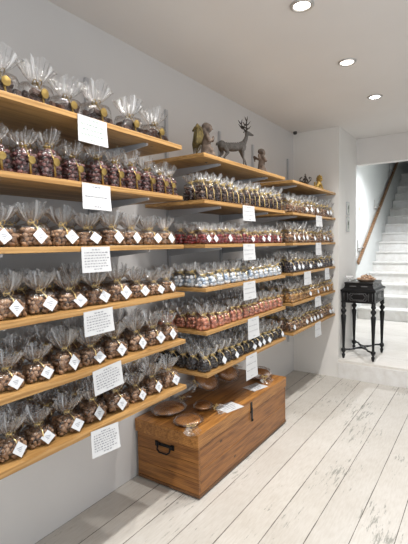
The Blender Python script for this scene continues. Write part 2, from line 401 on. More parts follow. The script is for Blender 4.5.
# ------------------------------------------------------------------ shelves
SD = .485; ST = .023
S = [2.038, 1.766, 1.502, 1.238, .975, .716]
UN = [('left', .66, 1.893), ('middle', 2.106, 3.304), ('far', 3.469, 4.690)]
ORD = ['first', 'second', 'third', 'fourth', 'fifth', 'sixth', 'seventh', 'eighth', 'ninth', 'tenth', 'eleventh', 'twelfth', 'thirteenth', 'fourteenth', 'fifteenth']
SH = ['top', 'second', 'third', 'fourth', 'fifth', 'bottom']
HOLD = {('left', 0): 'dark chocolate chunks', ('left', 1): 'plum coloured almond bags', ('middle', 0): 'the deer figure', ('middle', 1): 'dark almond bags', ('middle', 2): 'red sweet bags',
        ('middle', 3): 'pale blue egg bags', ('middle', 4): 'salmon ball bags', ('middle', 5): 'black bean bags', ('far', 0): 'two small ornaments', ('far', 1): 'biscuit bags',
        ('far', 2): 'brown nut bags', ('far', 3): 'charcoal bean bags', ('far', 4): 'amber candy bags', ('far', 5): 'nougat bags'}
for un, y0, y1 in UN:
    for i, z in enumerate(S):
        bm = bmesh.new(); box(bm, (.022, y0, z-ST), (SD, y1, z), 0, .002)
        o = link_mesh('wall_shelf', bm, 'pine')
        tag(o, 'pine shelf board, %s of the %s wall unit, under %s' % (SH[i], un, HOLD.get((un, i), 'cocoa truffle bags')), 'shelf', 'pine wall shelves')
RAILN = {0: 'left', 1: 'middle', 2: 'far'}
for u, ys in enumerate(((.86, 1.66), (2.36, 3.064), (3.663, 4.507))):
    for j, y in enumerate(ys):
        root = empty('shelf_rail', (0, y, .38), 'pale grey slotted metal rail carrying the %s shelves, %s of its pair' % (RAILN[u], ('nearer', 'farther')[j]), 'shelf rail', 'slotted wall rails')
        bm = bmesh.new(); box(bm, (.0005, -.012, 0), (.018, .012, 2.05)); link_mesh('upright', bm, 'rail_grey', root)
        for z in S:
            zz = z - ST - .38 - .001; bm = bmesh.new()
            pts = [(.019, zz), (.44, zz), (.44, zz-.012), (.06, zz-.05), (.019, zz-.055)]
            a = [bm.verts.new((x, -.005, h)) for x, h in pts]; b = [bm.verts.new((x, .005, h)) for x, h in pts]
            bm.faces.new(a); bm.faces.new(list(reversed(b)))
            for k in range(5): bm.faces.new((a[(k+1) % 5], a[k], b[k], b[(k+1) % 5]))
            box(bm, (.03, -.016, zz-.002), (.43, .016, zz+.0005)); link_mesh('bracket', bm, 'white_metal', root)

# ------------------------------------------------------------------ bags of sweets
def rough_ball(bm, c, r, rnd, sub=1, jit=.18, sq=(1, 1, 1), mi=0):
    rot = Matrix.Rotation(rnd.uniform(0, 2*PI), 3, 'Z') @ Matrix.Rotation(rnd.uniform(0, 2*PI), 3, 'X')
    if jit > .11: sq = tuple(q*rnd.uniform(.72, 1.28) for q in sq)
    vs = bmesh.ops.create_icosphere(bm, subdivisions=sub, radius=1)['verts']
    for v in vs:
        k = r*(1 + rnd.uniform(-jit, jit)); v.co = rot @ Vector((v.co.x*sq[0]*k, v.co.y*sq[1]*k, v.co.z*sq[2]*k)) + Vector(c)
    for f in {f for v in vs for f in v.link_faces}: f.smooth = True; f.material_index = mi
def rough_cube(bm, c, r, rnd, mi=0):
    rot = Matrix.Rotation(rnd.uniform(-.5, .5), 3, 'Z') @ Matrix.Rotation(rnd.uniform(-.4, .4), 3, 'X') @ Matrix.Rotation(rnd.uniform(-.4, .4), 3, 'Y')
    vs = box(bm, (-1, -1, -1), (1, 1, 1), mi)
    s = Vector([r*rnd.uniform(.75, 1.15) for _ in range(3)])
    for v in vs: v.co = rot @ Vector((v.co.x*s.x, v.co.y*s.y, v.co.z*s.z)) + Vector(c)
    bmesh.ops.bevel(bm, geom=list({e for v in vs for e in v.link_edges}), offset=r*.25, segments=2, affect='EDGES')
def pile(bm, w, d, h, r, rnd, kind, sub=1, jit=.18, sq=(1, 1, 1), mi=0, taper=.12):
    """sweets packed in a bag-shaped heap, w along y, d along x"""
    z = r; lay = 0
    while z < h - r*.4:
        k = 1 - taper*(z/h)**2 - (.14 if z > h-1.6*r else 0)
        hw, hd = max(w/2*k - r, r*.3), max(d/2*k - r, r*.3); st = r*1.72
        ny = max(1, int(2*hw/st)+1); nx = max(1, int(2*hd/st)+1)
        for iy in range(ny):
            for ix in range(nx):
                if lay % 2 and ny > 2 and iy == ny-1: continue
                # a hidden core sweet is left out
                if 0 < ix < nx-1 and 0 < iy < ny-1 and z < h-3*r: continue
                y = (-hw + 2*hw*iy/max(1, ny-1)) if ny > 1 else 0
                x = (-hd + 2*hd*ix/max(1, nx-1)) if nx > 1 else 0
                if lay % 2 and ny > 2: y += hw/(ny-1)
                # rounded corners
                e = (abs(y/(hw+1e-6))**3 + abs(x/(hd+1e-6))**3)
                if e > 1.2: y *= .93; x *= .93
                ja = 2.0 if jit > .11 and kind == 'ball' else 1.5 if sub == 2 else 1.0
                c = (x+rnd.uniform(-.22, .10 if ja > 1 and ix == nx-1 else .22)*r*ja, y+rnd.uniform(-.25, .25)*r*(1 if iy in (0, ny-1) else ja), max(r*.8, z+rnd.uniform(-.18, .18)*r*ja))
                rr = r*rnd.uniform(.88, 1.12) if ja < 2 else r*rnd.uniform(.72, 1.15)
                if kind == 'cube': rough_cube(bm, c, rr*.9, rnd, mi)
                else: rough_ball(bm, c, rr, rnd, sub, jit, sq, mi)
        z += r*(1.32 if jit > .11 and kind == 'ball' else 1.55); lay += 1
def film(bm, w, d, hc, hn, ht, fw, fd, rnd, n=72, mi=0, pleats=15):
    lay = bm.loops.layers.color.get('fold') or bm.loops.layers.color.new('fold')
    ph = rnd.uniform(0, 6.28); ph2 = rnd.uniform(0, 6.28); lean = rnd.uniform(-.006, .006); leanx = rnd.uniform(-.004, .008)
    rings = []; lev = []
    wild = [rnd.uniform(-1, 1) for i in range(n)]; tall = [rnd.uniform(-1, 1) for i in range(n)]
    fold = [abs(rnd.gauss(0, .68))*(.35 if rnd.random() < .45 else 1) for i in range(n)]
    def ring(z, a, b, ex, cr, fo, pl=0.0, jag=0.0, off=(0, 0), droop=0.0):
        o = []
        for i in range(n):
            t = 2*PI*i/n; c, s = math.cos(t), math.sin(t)
            q = (abs(c)**ex + abs(s)**ex)**(-1/ex)
            k = 1 + rnd.uniform(-cr, cr) + pl*(.6*math.sin(pleats*t+ph+1.3*math.sin(2*t+ph2)) + .4*wild[i])
            o.append(bm.verts.new((a*c*q*k+off[0], b*s*q*k+off[1], z + jag*tall[i] - droop*s*s)))
        rings.append(o); lev.append(fo)
    W, D = w/2*1.015, d/2*1.02
    ring(.0008, D*.90, W*.90, 3.4, .01, 0); ring(.006, D*.99, W*.99, 3.4, .012, 0); ring(hc*.35, D*1.0, W*1.0, 3.4, .015, 0); ring(hc*.75, D*.99, W*.99, 3, .02, .02)
    ring(hc*1.0, D*.88, W*.88, 2.6, .04, .10, .03); m = (hc+hn)/2
    ring(m, D*.50, W*.55, 2, .05, .38, .10); ring(hn, .008, .010, 2, .03, 1, .12)
    for t in (.10, .3, .55, .8, 1.0):
        e = t**.55; g = .10+.24*t
        ring(hn + (ht-hn)*t, .008 + fd/2*e/(1+g)*1.15, .010 + (fw/2-.010)*e/(1+g)*1.22, 2, .03*t, .9-.35*t, g, .011*t*t, (leanx*t, lean*t), (ht-hn)*.38*t*t)
    for a, b, fa, fb in zip(rings, rings[1:], lev, lev[1:]):
        for i in range(n):
            j = (i+1) % n
            f = bm.faces.new((a[i], a[j], b[j], b[i])); f.smooth = True; f.material_index = mi
            for lp, q in zip(f.loops, (fold[i]*fa, fold[j]*fa, fold[j]*fb, fold[i]*fb)):
                q = min(q, .88); lp[lay] = (q, min(1, fa*fa), 0, 1)
def bow(bm, z, rnd, s=1.0, mi=0, x0=.010):
    tube(bm, [(.012*math.cos(t), .013*math.sin(t), z) for t in [2*PI*i/12 for i in range(13)]], .0028*s, 6, mi)
    ell(bm, (x0+.004, 0, z), (.005*s, .006*s, .005*s), mi, 1)
    for sg in (-1, 1):
        a = rnd.uniform(-.3, .5)
        pts = [(x0+.004, 0, z)] + [(x0+.004+.006*math.sin(t), sg*s*(.004+.016*math.sin(t/2)**2*1.0)*1.0, z + s*(.011*math.sin(t)+a*.008*math.sin(t/2))) for t in (.6, 1.4, 2.2, 3.1, 4.0, 4.8, 5.7)] + [(x0+.004, 0, z)]
        tube(bm, pts, .0024*s, 5, mi, .5)
def strap(bm, z0, z1, xt, xb, w=.004, mi=0, y=0):
    tube(bm, [(xt, 0, z0), ((xt+xb)/2+.010, y*.5, z0*.55+z1*.45), (xb, y, z1)], w, 6, mi, .3)
def diamond(bm, c, s, tilt, yaw, roll, mi=0, ink=None):
    rot = Matrix.Rotation(yaw, 3, 'Z') @ Matrix.Rotation(tilt, 3, 'Y') @ Matrix.Rotation(PI/4+roll, 3, 'X')
    vs = box(bm, (-.0006, -s/2, -s/2), (.0006, s/2, s/2), mi)
    for v in vs: v.co = rot @ v.co + Vector(c)
    if ink is not None:
        r2 = Matrix.Rotation(yaw, 3, 'Z') @ Matrix.Rotation(tilt, 3, 'Y') @ Matrix.Rotation(roll, 3, 'X')
        for z, l in ((.006, .024), (-.001, .018), (-.008, .010)):
            q = box(bm, (.0007, -l/2, z-.0009), (.0010, l/2, z+.0009), ink)
            for v in q: v.co = r2 @ v.co + Vector(c)
def disc_seal(bm, c, r, mi=0):
    n = 20; a = [bm.verts.new((c[0]+.002, c[1]+r*math.cos(2*PI*i/n)*(1+.05*(i % 2)), c[2]+1.08*r*math.sin(2*PI*i/n)*(1+.05*(i % 2)))) for i in range(n)]
    b = [bm.verts.new((v.co.x-.003, v.co.y, v.co.z)) for v in a]; q = bm.verts.new((c[0]+.004, c[1], c[2]))
    for i in range(n):
        bm.faces.new((a[i], a[(i+1) % n], q)).material_index = mi; bm.faces.new((b[(i+1) % n], a[(i+1) % n], a[i], b[i])).material_index = mi
    bm.faces.new(b).material_index = mi

# kind: (object name, label words, sweets material, part name, w, d, hc, hn, ht, fan w, fan d, ball r, ball kind, subdiv, jitter, squash, trim)
KINDS = {
 'truffle': ('truffle_bag', 'cocoa truffles', 'truffle_cocoa', 'truffles', .138, .108, .082, .094, .174, .150, .092, .0125, 'ball', 2, .15, (1, .9, .85), 'tag'),
 'chunk':   ('chocolate_chunk_bag', 'chocolate chunks', 'chunk_dark', 'chocolates', .145, .10, .086, .096, .190, .170, .085, .0195, 'cube', 1, .1, (1, 1, 1), 'seal'),
 'plum':    ('coated_almond_bag', 'plum almonds', 'almond_plum', 'almonds', .096, .082, .106, .120, .180, .110, .065, .0115, 'ball', 1, .10, (1.15, .85, .8), 'seal'),
 'dark':    ('dark_almond_bag', 'dark almonds', 'bark_speckled', 'almonds', .070, .068, .102, .116, .165, .078, .064, .0115, 'ball', 1, .10, (1.2, .85, .7), 'strap'),
 'red':     ('red_sweet_bag', 'red sweets', 'sweet_red', 'sweets', .079, .074, .070, .084, .134, .086, .064, .0125, 'ball', 1, .06, (1, 1, .9), 'tag'),
 'blue':    ('sugared_egg_bag', 'pale blue eggs', 'egg_blue', 'eggs', .080, .078, .074, .086, .138, .086, .064, .0132, 'ball', 2, .0, (1.12, .95, .95), 'bow'),
 'salmon':  ('salmon_ball_bag', 'salmon balls', 'ball_salmon', 'balls', .080, .078, .074, .086, .140, .086, .064, .0135, 'ball', 2, .0, (1, 1, 1), 'bow'),
 'black':   ('black_bean_bag', 'black beans', 'bean_black', 'beans', .077, .074, .070, .084, .146, .086, .064, .0110, 'ball', 1, .06, (1.2, .9, .8), 'tag'),
 'biscuit': ('biscuit_bag', 'tan biscuits', 'biscuit_tan', 'biscuits', .092, .080, .088, .104, .170, .102, .072, .0165, 'ball', 1, .12, (1, 1, .6), 'tag'),
 'nut':     ('nut_bag', 'brown nuts', 'nut_brown', 'nuts', .092, .080, .084, .102, .170, .102, .072, .0135, 'ball', 1, .12, (1, .9, .8), 'tag'),
 'coal':    ('charcoal_bean_bag', 'charcoal beans', 'bean_charcoal', 'beans', .092, .080, .090, .102, .168, .102, .072, .0130, 'ball', 1, .06, (1.1, .9, .8), 'tag'),
 'amber':   ('amber_candy_bag', 'amber candies', 'candy_amber', 'candies', .092, .080, .084, .102, .168, .102, .072, .0140, 'ball', 1, .08, (1, 1, .8), 'tag'),
 'nougat':  ('nougat_bag', 'brown nougat', 'nougat_brown', 'nougat_pieces', .092, .080, .088, .100, .166, .102, .072, .0145, 'ball', 1, .12, (1, .9, .8), 'tag'),
}
def bag_meshes(key, var):
    """the meshes of one bag, each part its own: [(part name, mesh)] and one joined mesh for bags far back"""
    (nm, lw, sm, pn, w, d, hc, hn, ht, fw, fd, r, bk, sub, jit, sq, trim) = KINDS[key]
    out = []
    def fin(name, bm, mats):
        me = bpy.data.meshes.new(name); bm.normal_update(); bm.to_mesh(me); bm.free()
        for x in mats: me.materials.append(M(x))
        return me
    def sweets_(bm, mi, rnd, sub_=None): pile(bm, w*.985, d*.96, hc, r, rnd, bk, sub_ or sub, jit, sq, mi)
    def trim_(bm, rnd, g, wh, ink):
        bow(bm, hn, rnd, 1.05, g)
        if trim == 'seal':
            strap(bm, hn-.004, .006, .016, d/2+.006, .005, g); disc_seal(bm, (d/2+.012, 0, hc*.56), .017 if w > .1 else .014, g)
        elif trim == 'strap': strap(bm, hn-.004, .01, .012, d/2+.005, .005, g, rnd.uniform(-.01, .01))
        elif trim == 'tag': strap(bm, hn-.002, hc*.62, .014, d/2+.007, .003, g, rnd.uniform(-.01, .01))
        else: strap(bm, hn-.002, hc*.7, .014, d/2+.004, .003, g, rnd.uniform(-.015, .015))
    def tag_(bm, rnd, mi, ink):
        s = .047 if w > .1 else .036
        diamond(bm, (d/2+.011, rnd.uniform(-.012, .012)*(1 if w > .1 else .6), max(hc*.50, s*.72)), s, R(-12), R(rnd.uniform(-14, 4)), R(rnd.uniform(-9, 9)), mi, ink)
    seed = hash_(key, var)
    rnd = random.Random(seed); bm = bmesh.new(); sweets_(bm, 0, rnd); out.append((pn, fin(pn, bm, [sm])))
    rnd = random.Random(seed+1); bm = bmesh.new(); film(bm, w, d, hc, hn, ht, fw, fd, rnd); out.append(('film', fin('film', bm, ['cellophane'])))
    rnd = random.Random(seed+2); bm = bmesh.new(); trim_(bm, rnd, 0, 0, 0); out.append(('ribbon', fin('ribbon', bm, ['gold_seal' if trim == 'seal' else 'gold_ribbon'])))
    if trim == 'tag':
        rnd = random.Random(seed+3); bm = bmesh.new(); tag_(bm, rnd, 0, 1 if w > .1 else None); out.append(('gift_tag', fin('gift_tag', bm, ['tag_paper', 'ink'])))
    rnd = random.Random(seed+4); bm = bmesh.new(); sweets_(bm, 0, rnd, 1); film(bm, w, d, hc, hn, ht, fw, fd, rnd, mi=1); trim_(bm, rnd, 2, 0, 0)
    joined = fin(nm, bm, [sm, 'cellophane', 'gold_ribbon'])
    return out, joined
def hash_(k, v): return sum(ord(c)*(i+3) for i, c in enumerate(k))*31 + v*977
BANK = {}
NV = 4
def bag(key, loc, rz, label, group, full=True, tilt=(0, 0), sc=1.0, rnd=random):
    var = rnd.randrange(NV)
    if (key, var) not in BANK: BANK[(key, var)] = bag_meshes(key, var)
    parts, joined = BANK[(key, var)]; nm = KINDS[key][0]
    if not full:
        o = bpy.data.objects.new(nm, joined); COL.objects.link(o)
    else:
        o = bpy.data.objects.new(nm, None); o.empty_display_size = .03; COL.objects.link(o)
        for pn, me in parts:
            if pn == 'gift_tag' and KINDS[key][4] < .1 and rnd.random() < .42: continue
            c = bpy.data.objects.new(pn, me); COL.objects.link(c); c.parent = o
    o.location = loc; o.rotation_euler = (tilt[0], tilt[1], rz); o.scale = sc if isinstance(sc, tuple) else (sc, sc, sc)
    return tag(o, label, 'bag of sweets', group)
rng = random.Random(11)
def rows(unit, si, key, ys, nrows, pitch, x0, group, hidden_from=None):
    lw = KINDS[key][1]; z = S[si] + .0008; d = KINDS[key][5]
    rn = ['front', 'second', 'third', 'fourth', 'fifth', 'rear']
    for r in range(nrows if isinstance(nrows, int) else max(nrows)):
        for j, y in enumerate(ys):
            nr = nrows if isinstance(nrows, int) else nrows[j]
            if r >= nr: continue
            yy = y + (rng.uniform(-.004, .004) if r == 0 else rng.uniform(-.010, .010)); xx = x0 - r*pitch + rng.uniform(-.003, .003)
            lab = 'bag of %s, %s from left, %s row, %s shelf of %s unit' % (lw, ORD[j], rn[r], SH[si], unit)
            gap = min([abs(y-q) for q in ys if q != y]); sc = min(1.04, max(.80, (gap-.002)/(KINDS[key][4]+.03*KINDS[key][5]))) * rng.uniform(.94, 1.0); hs = sc * rng.uniform(.90, 1.10)
            full = (r == 0) or (unit == 'left' and r == 1)
            bag(key, (xx, yy, z), R(rng.uniform(-6, 3) if r == 0 and unit == 'left' else rng.uniform(-5, 5)), lab, group, full, (R(rng.uniform(-2, 2)), R(rng.uniform(-1, 1.5))), (sc, sc, hs), rng)
# left unit, bag places read off the photograph
rows('left', 0, 'chunk', [.73, .90, 1.055, 1.20, 1.355, 1.57, 1.755], 1, .13, .400, 'dark chocolate chunk bags on the top left shelf')
rows('left', 1, 'plum', [.76, .87, .98, 1.085, 1.215, 1.34, 1.445, 1.56, 1.67, 1.78], 2, .105, .415, 'plum almond bags on the second left shelf')
bag('plum', (.415, 1.855, S[1]+.0008), R(-12), 'bag of plum almonds at the right end, front row, second shelf of left unit', 'plum almond bags on the second left shelf', True, (0, 0), .9, rng)
rows('left', 2, 'truffle', [.73, .875, 1.015, 1.155, 1.29, 1.43, 1.57, 1.70, 1.83], 2, .135, .395, 'truffle bags on the third left shelf')
rows('left', 3, 'truffle', [.76, .90, 1.04, 1.18, 1.32, 1.46, 1.60, 1.73, 1.84], 3, .130, .395, 'truffle bags on the fourth left shelf')
rows('left', 4, 'truffle', [.75, .88, 1.01, 1.15, 1.29, 1.43, 1.58, 1.71, 1.84], 3, .130, .395, 'truffle bags on the fifth left shelf')
rows('left', 5, 'truffle', [.74, .88, 1.01, 1.15, 1.29, 1.43, 1.57, 1.70, 1.83], 3, .130, .395, 'truffle bags on the bottom left shelf')
def even(a, b, n): return [a + (b-a)*i/(n-1) for i in range(n)]
MID = even(2.155, 3.255, 14)
rows('middle', 1, 'dark', even(2.150, 3.255, 15), 2, .082, .435, 'dark almond bags on the second middle shelf')
rows('middle', 2, 'red', MID, 3, .084, .435, 'red sweet bags on the third middle shelf')
rows('middle', 3, 'blue', MID, [5, 5, 4]+[4]*11, .085, .430, 'pale blue egg bags on the fourth middle shelf')
rows('middle', 4, 'salmon', MID, 5, .085, .430, 'salmon ball bags on the fifth middle shelf')
rows('middle', 5, 'black', MID, 5, .085, .430, 'black bean bags on the bottom middle shelf')
FAR = even(3.525, 4.635, 12)
rows('far', 1, 'biscuit', FAR, 2, .09, .43, 'biscuit bags on the second far shelf')
rows('far', 2, 'nut', FAR, 2, .09, .43, 'nut bags on the third far shelf')
rows('far', 3, 'coal', FAR, 3, .09, .43, 'charcoal bean bags on the fourth far shelf')
rows('far', 4, 'amber', FAR, 4, .09, .43, 'amber candy bags on the fifth far shelf')
rows('far', 5, 'nougat', FAR, 4, .09, .43, 'nougat bags on the bottom far shelf')

# ------------------------------------------------------------------ price cards hanging from the shelf edges
def card(y, zt, w, h, label, lines=7, title=True, roll=0.0, lean=0.0, ink='ink', seed=1):
    bm = bmesh.new(); ny, nz = 6, 6; vs = {}
    for sgn in (0, 1):
        for i in range(ny+1):
            for j in range(nz+1):
                a, b = i/ny, j/nz
                vs[sgn, i, j] = bm.verts.new((.0008*sgn + .008*b*b*(.3+a*.7), (a-.5)*w, -b*h))
    for i in range(ny):
        for j in range(nz):
            bm.faces.new((vs[1, i, j], vs[1, i, j+1], vs[1, i+1, j+1], vs[1, i+1, j])); bm.faces.new((vs[0, i+1, j], vs[0, i+1, j+1], vs[0, i, j+1], vs[0, i, j]))
    bmesh.ops.recalc_face_normals(bm, faces=bm.faces); rnd = random.Random(seed)
    zs = [-h*(.12+.76*k/(max(lines, 2)-1)) for k in range(lines)]
    for k, z in enumerate(zs):
        wide = w*.30 if (k == 0 and title) else (w*.22 if k == lines-1 else w*rnd.uniform(.68, .82))
        y0 = -wide/2 if (k == 0 and title) or k == lines-1 else -w*.41
        yy = y0
        while yy < y0 + wide:                               # separate small words of running handwriting
            wl = rnd.uniform(.006, .016)*(w/.16); n = max(3, int(wl/.0016)); b = -z/h
            prev = None
            for t in range(n):
                py = yy + wl*t/n; pz = z + .0022*math.sin(t*2.1+k)*rnd.uniform(.4, 1)
                a = py/w+.5; x = .0013 + .008*b*b*(.3+a*.7)
                cur = (bm.verts.new((x+.0004, py, pz+.0014)), bm.verts.new((x+.0004, py, pz-.0014)))
                if prev: bm.faces.new((prev[0], prev[1], cur[1], cur[0])).material_index = 1
                prev = cur
            yy += wl + .004
    o = link_mesh('price_card', bm, ['paper', ink], None, False, (SD+.0035, y, zt)); o.rotation_euler = (roll, lean, 0)
    tag(o, label, 'card', 'handwritten cards on the shelf edges')
card(1.262, S[0]-.003, .158, .108, 'white card on the top left shelf edge, few lines of small writing', 5, True, R(-1), 0, 'green_ink', 3)
card(1.272, S[1]-.004, .156, .108, 'white card on the second left shelf edge, mostly blank', 3, True, R(-1), 0, 'ink', 4)
card(1.257, S[2]-.004, .158, .108, 'handwritten card on the third left shelf edge', 8, True, 0, 0, 'ink', 5)
card(1.260, S[3]-.010, .164, .105, 'densely handwritten card on the fourth left shelf edge', 8, True, R(1), 0, 'ink', 6)
card(1.300, S[4]-.004, .170, .108, 'slightly tilted handwritten card on the fifth left shelf edge', 8, True, R(4), 0, 'ink', 7)
card(1.275, S[5]-.012, .160, .112, 'handwritten card hanging below the bottom left shelf', 9, True, R(-4), R(-6), 'ink', 8)
for k, (y, si, w, h, nm) in enumerate(((2.655, 1, .172, .105, 'second'), (2.655, 2, .172, .112, 'third'), (2.655, 3, .180, .125, 'fourth'), (2.71, 4, .170, .148, 'fifth'), (2.675, 5, .170, .172, 'bottom'))):
    card(y, S[si]-.003, w, h, 'printed white card on the %s middle shelf edge' % nm, 4, True, 0, 0, 'ink', 20+k)
for k, (y, si, w, h, nm) in enumerate(((4.13, 1, .175, .105, 'second'), (4.115, 2, .160, .12, 'third'), (3.81, 3, .18, .122, 'left end of the fourth'), (4.385, 3, .14, .118, 'right end of the fourth'), (4.10, 4, .17, .10, 'fifth'), (4.10, 5, .17, .14, 'bottom'))):
    card(y, S[si]-.003, w, h, 'small white card on the %s far shelf edge' % nm, 3, True, 0, 0, 'ink', 30+k)

# ------------------------------------------------------------------ figures on top of the shelves
def figure_root(name, loc, label, cat, rz): return empty(name, loc, label, cat, None, rz)
def cap(bm, pts, rads):
    """chain of overlapping balls, merged into one body by the remesh"""
    pts = [Vector(p) for p in pts]
    for (a, ra), (b, rb) in zip(zip(pts, rads), zip(pts[1:], rads[1:])):
        n = max(2, int((b-a).length/(min(ra, rb)*.5)))
        for i in range(n+1):
            t = i/n; r = ra+(rb-ra)*t; ell(bm, a.lerp(b, t), (r, r, r), 0, 1)
# deer, faces +y
dr = figure_root('deer_figure', (.375, 2.65, S[0]+.001), 'grey standing deer figure with dark antlers on the middle top shelf', 'figurine', R(-32))
dr.scale = (.84, .80, .86)
bm = bmesh.new()
cap(bm, [(0, -.105, .165), (0, -.05, .165), (0, .02, .168), (0, .085, .178)], [.036, .034, .036, .038])
ell(bm, (0, -.02, .160), (.034, .10, .036)); ell(bm, (0, .085, .172), (.032, .042, .046)); ell(bm, (0, -.115, .170), (.034, .04, .040))
cap(bm, [(0, .10, .195), (0, .125, .235), (0, .138, .272)], [.030, .021, .017])
cap(bm, [(0, .135, .282), (0, .155, .285), (0, .188, .276), (0, .200, .274)], [.019, .019, .011, .009])
for s in (-1, 1):
    ell(bm, (s*.026, .122, .298), (.013, .006, .009), 0, 1)
cap(bm, [(0, -.145, .185), (0, -.162, .180), (0, -.168, .165)], [.010, .010, .006])
# hind legs: knee forward, hock back
for s, dy in ((-1, 0), (1, .035)):
    cap(bm, [(s*.017, -.115+dy*.4, .155), (s*.019, -.100+dy, .112), (s*.019, -.138+dy, .072), (s*.019, -.130+dy, .040), (s*.019, -.128+dy, .010)], [.027, .016, .009, .0075, .009])
for s, dy in ((-1, .045), (1, 0)):
    cap(bm, [(s*.017, .080, .150), (s*.018, .088+dy*.3, .095), (s*.018, .092+dy*.8, .060), (s*.018, .092+dy*1.15, .010)], [.022, .0115, .0085, .009])
o = link_mesh('body', bm, 'deer_grey', dr, True); remesh(o, .004, 4)
for s in (-1, 1):
    bm = bmesh.new()
    main = [(s*.010, .132, .296), (s*.022, .120, .325), (s*.040, .108, .352), (s*.048, .112, .382), (s*.044, .118, .408)]
    tube(bm, main, [.0065, .006, .0055, .0045, .002], 7)
    for a, b in (((s*.016, .127, .310), (s*.020, .165, .340)), ((s*.030, .114, .338), (s*.040, .150, .372)), ((s*.030, .114, .338), (s*.036, .075, .362)), ((s*.046, .110, .368), (s*.055, .085, .400)), ((s*.020, .122, .322), (s*.016, .078, .338))):
        m_ = (Vector(a)+Vector(b))/2 + Vector((0, 0, -.006)); tube(bm, [a, m_, b], [.0055, .0045, .002], 6)
    link_mesh('antler', bm, 'antler_dark', dr)
# angel with wings, faces +y
an = figure_root('angel_figure', (.39, 2.275, S[0]+.001), 'brown kneeling angel figure with golden wings beside the deer', 'figurine', R(-42)); an.scale = (1.08, 1.08, 1.12)
bm = bmesh.new()
cap(bm, [(0, 0, .012), (0, .002, .05), (0, .0, .09), (0, .0, .125)], [.040, .036, .030, .026])
ell(bm, (0, .03, .018), (.034, .030, .018)); ell(bm, (0, .012, .045), (.036, .034, .03))
cap(bm, [(0, .0, .125), (0, .010, .148)], [.018, .014]); ell(bm, (0, .014, .168), (.023, .026, .027))
ell(bm, (0, .002, .175), (.027, .027, .024)); ell(bm, (0, -.012, .155), (.022, .016, .020)); ell(bm, (0, .041, .163), (.004, .006, .005), 0, 1)
for s in (-1, 1): cap(bm, [(s*.026, 0, .122), (s*.036, .012, .092), (s*.012, .042, .105)], [.014, .011, .008])
cap(bm, [(0, .042, .100), (0, .046, .124)], [.009, .006])
for k in range(7):
    a = k*PI/3.5; ell(bm, (.034*math.cos(a), .034*math.sin(a)+.004, .012), (.012, .012, .016), 0, 1)
o = link_mesh('body', bm, 'statue_brown', an, True); remesh(o, .0035, 3)
for s in (-1, 1):
    bm = bmesh.new()
    for k in range(7):
        t = k/6; y = -.028 - .034*t; ln = .075+.07*t
        pts = [(s*(.012+.018*t), y+.006, .128+.03*t), (s*(.020+.022*t), y-.006, .128+.03*t-ln*.5), (s*(.014+.020*t), y-.002, .132+.03*t-ln)]
        tube(bm, pts, [.009, .010, .003], 7, 0, .45)
    tube(bm, [(s*.008, -.020, .120), (s*.020, -.036, .158), (s*.032, -.058, .172), (s*.034, -.070, .155)], [.008, .011, .011, .005], 8)
    link_mesh('wing', bm, 'wing_gold', an)
# small cherub
ch = figure_root('cherub_figure', (.40, 3.04, S[0]+.001), 'small brown cherub statue right of the deer', 'figurine', R(-35))
ch.scale = (1.12, 1.12, 1.15)
bm = bmesh.new()
cap(bm, [(0, 0, .01), (0, .0, .05), (0, .004, .085), (0, .004, .11)], [.036, .028, .027, .023])
ell(bm, (0, .008, .140), (.022, .023, .024)); ell(bm, (0, 0, .150), (.026, .025, .020)); ell(bm, (0, .030, .136), (.004, .005, .004), 0, 1)
for s in (-1, 1):
    cap(bm, [(s*.022, .004, .108), (s*.036, .016, .082), (s*.010, .036, .088)], [.012, .010, .008]); cap(bm, [(s*.015, .0, .05), (s*.018, .018, .02), (s*.018, .03, .008)], [.018, .013, .010])
    ell(bm, (s*.022, .002, .140), (.009, .010, .012), 0, 1); cap(bm, [(s*.014, -.02, .10), (s*.034, -.036, .118), (s*.030, -.034, .085)], [.008, .010, .004])
o = link_mesh('body', bm, 'statue_brown', ch, True); remesh(o, .0035, 3)
# crown ornament
cr = figure_root('crown_ornament', (.42, 3.94, S[0]+.001), 'small dark openwork crown ornament on the far top shelf', 'ornament', 0)
bm = bmesh.new(); lathe(bm, [(.030, 0), (.030, .008), (.020, .014), (.034, .024), (.036, .034), (.030, .036)], 18)
for k in range(6):
    a = k*PI/3; c, s_ = math.cos(a), math.sin(a)
    tube(bm, [(.034*c, .034*s_, .032), (.056*c, .056*s_, .050), (.060*c, .060*s_, .068), (.048*c, .048*s_, .076)], .004, 6)
    ell(bm, (.044*c, .044*s_, .078), (.006, .006, .006), 0, 1); tube(bm, [(.030*c, .030*s_, .034), (.018*c, .018*s_, .066), (0, 0, .080)], .0035, 6)
ell(bm, (0, 0, .088), (.010, .010, .011)); box(bm, (-.003, -.003, .095), (.003, .003, .115)); box(bm, (-.003, -.011, .102), (.003, .011, .108))
link_mesh('crown', bm, 'antique_gold' if 0 else 'antler_dark', cr)
# golden lion ornament
li = figure_root('lion_ornament', (.42, 4.32, S[0]+.001), 'small golden lion ornament at the far shelf end', 'ornament', R(-30))
bm = bmesh.new(); ell(bm, (0, 0, .014), (.034, .040, .014)); cap(bm, [(0, -.02, .03), (0, .0, .06), (0, .006, .085)], [.030, .028, .024])
ell(bm, (0, .012, .112), (.036, .030, .034)); ell(bm, (0, .040, .106), (.016, .016, .014)); ell(bm, (0, .052, .112), (.006, .006, .005), 0, 1)
for k in range(9):
    a = k*2*PI/9; ell(bm, (.034*math.cos(a), .008, .112+.032*math.sin(a)), (.011, .014, .011), 0, 1)
for s in (-1, 1): cap(bm, [(s*.018, .012, .06), (s*.020, .028, .03), (s*.020, .038, .008)], [.013, .010, .011])
cap(bm, [(0, -.035, .02), (0, -.055, .04), (0, -.05, .07)], [.008, .007, .011])
o = link_mesh('body', bm, 'antique_gold', li, True); remesh(o, .0035, 2)

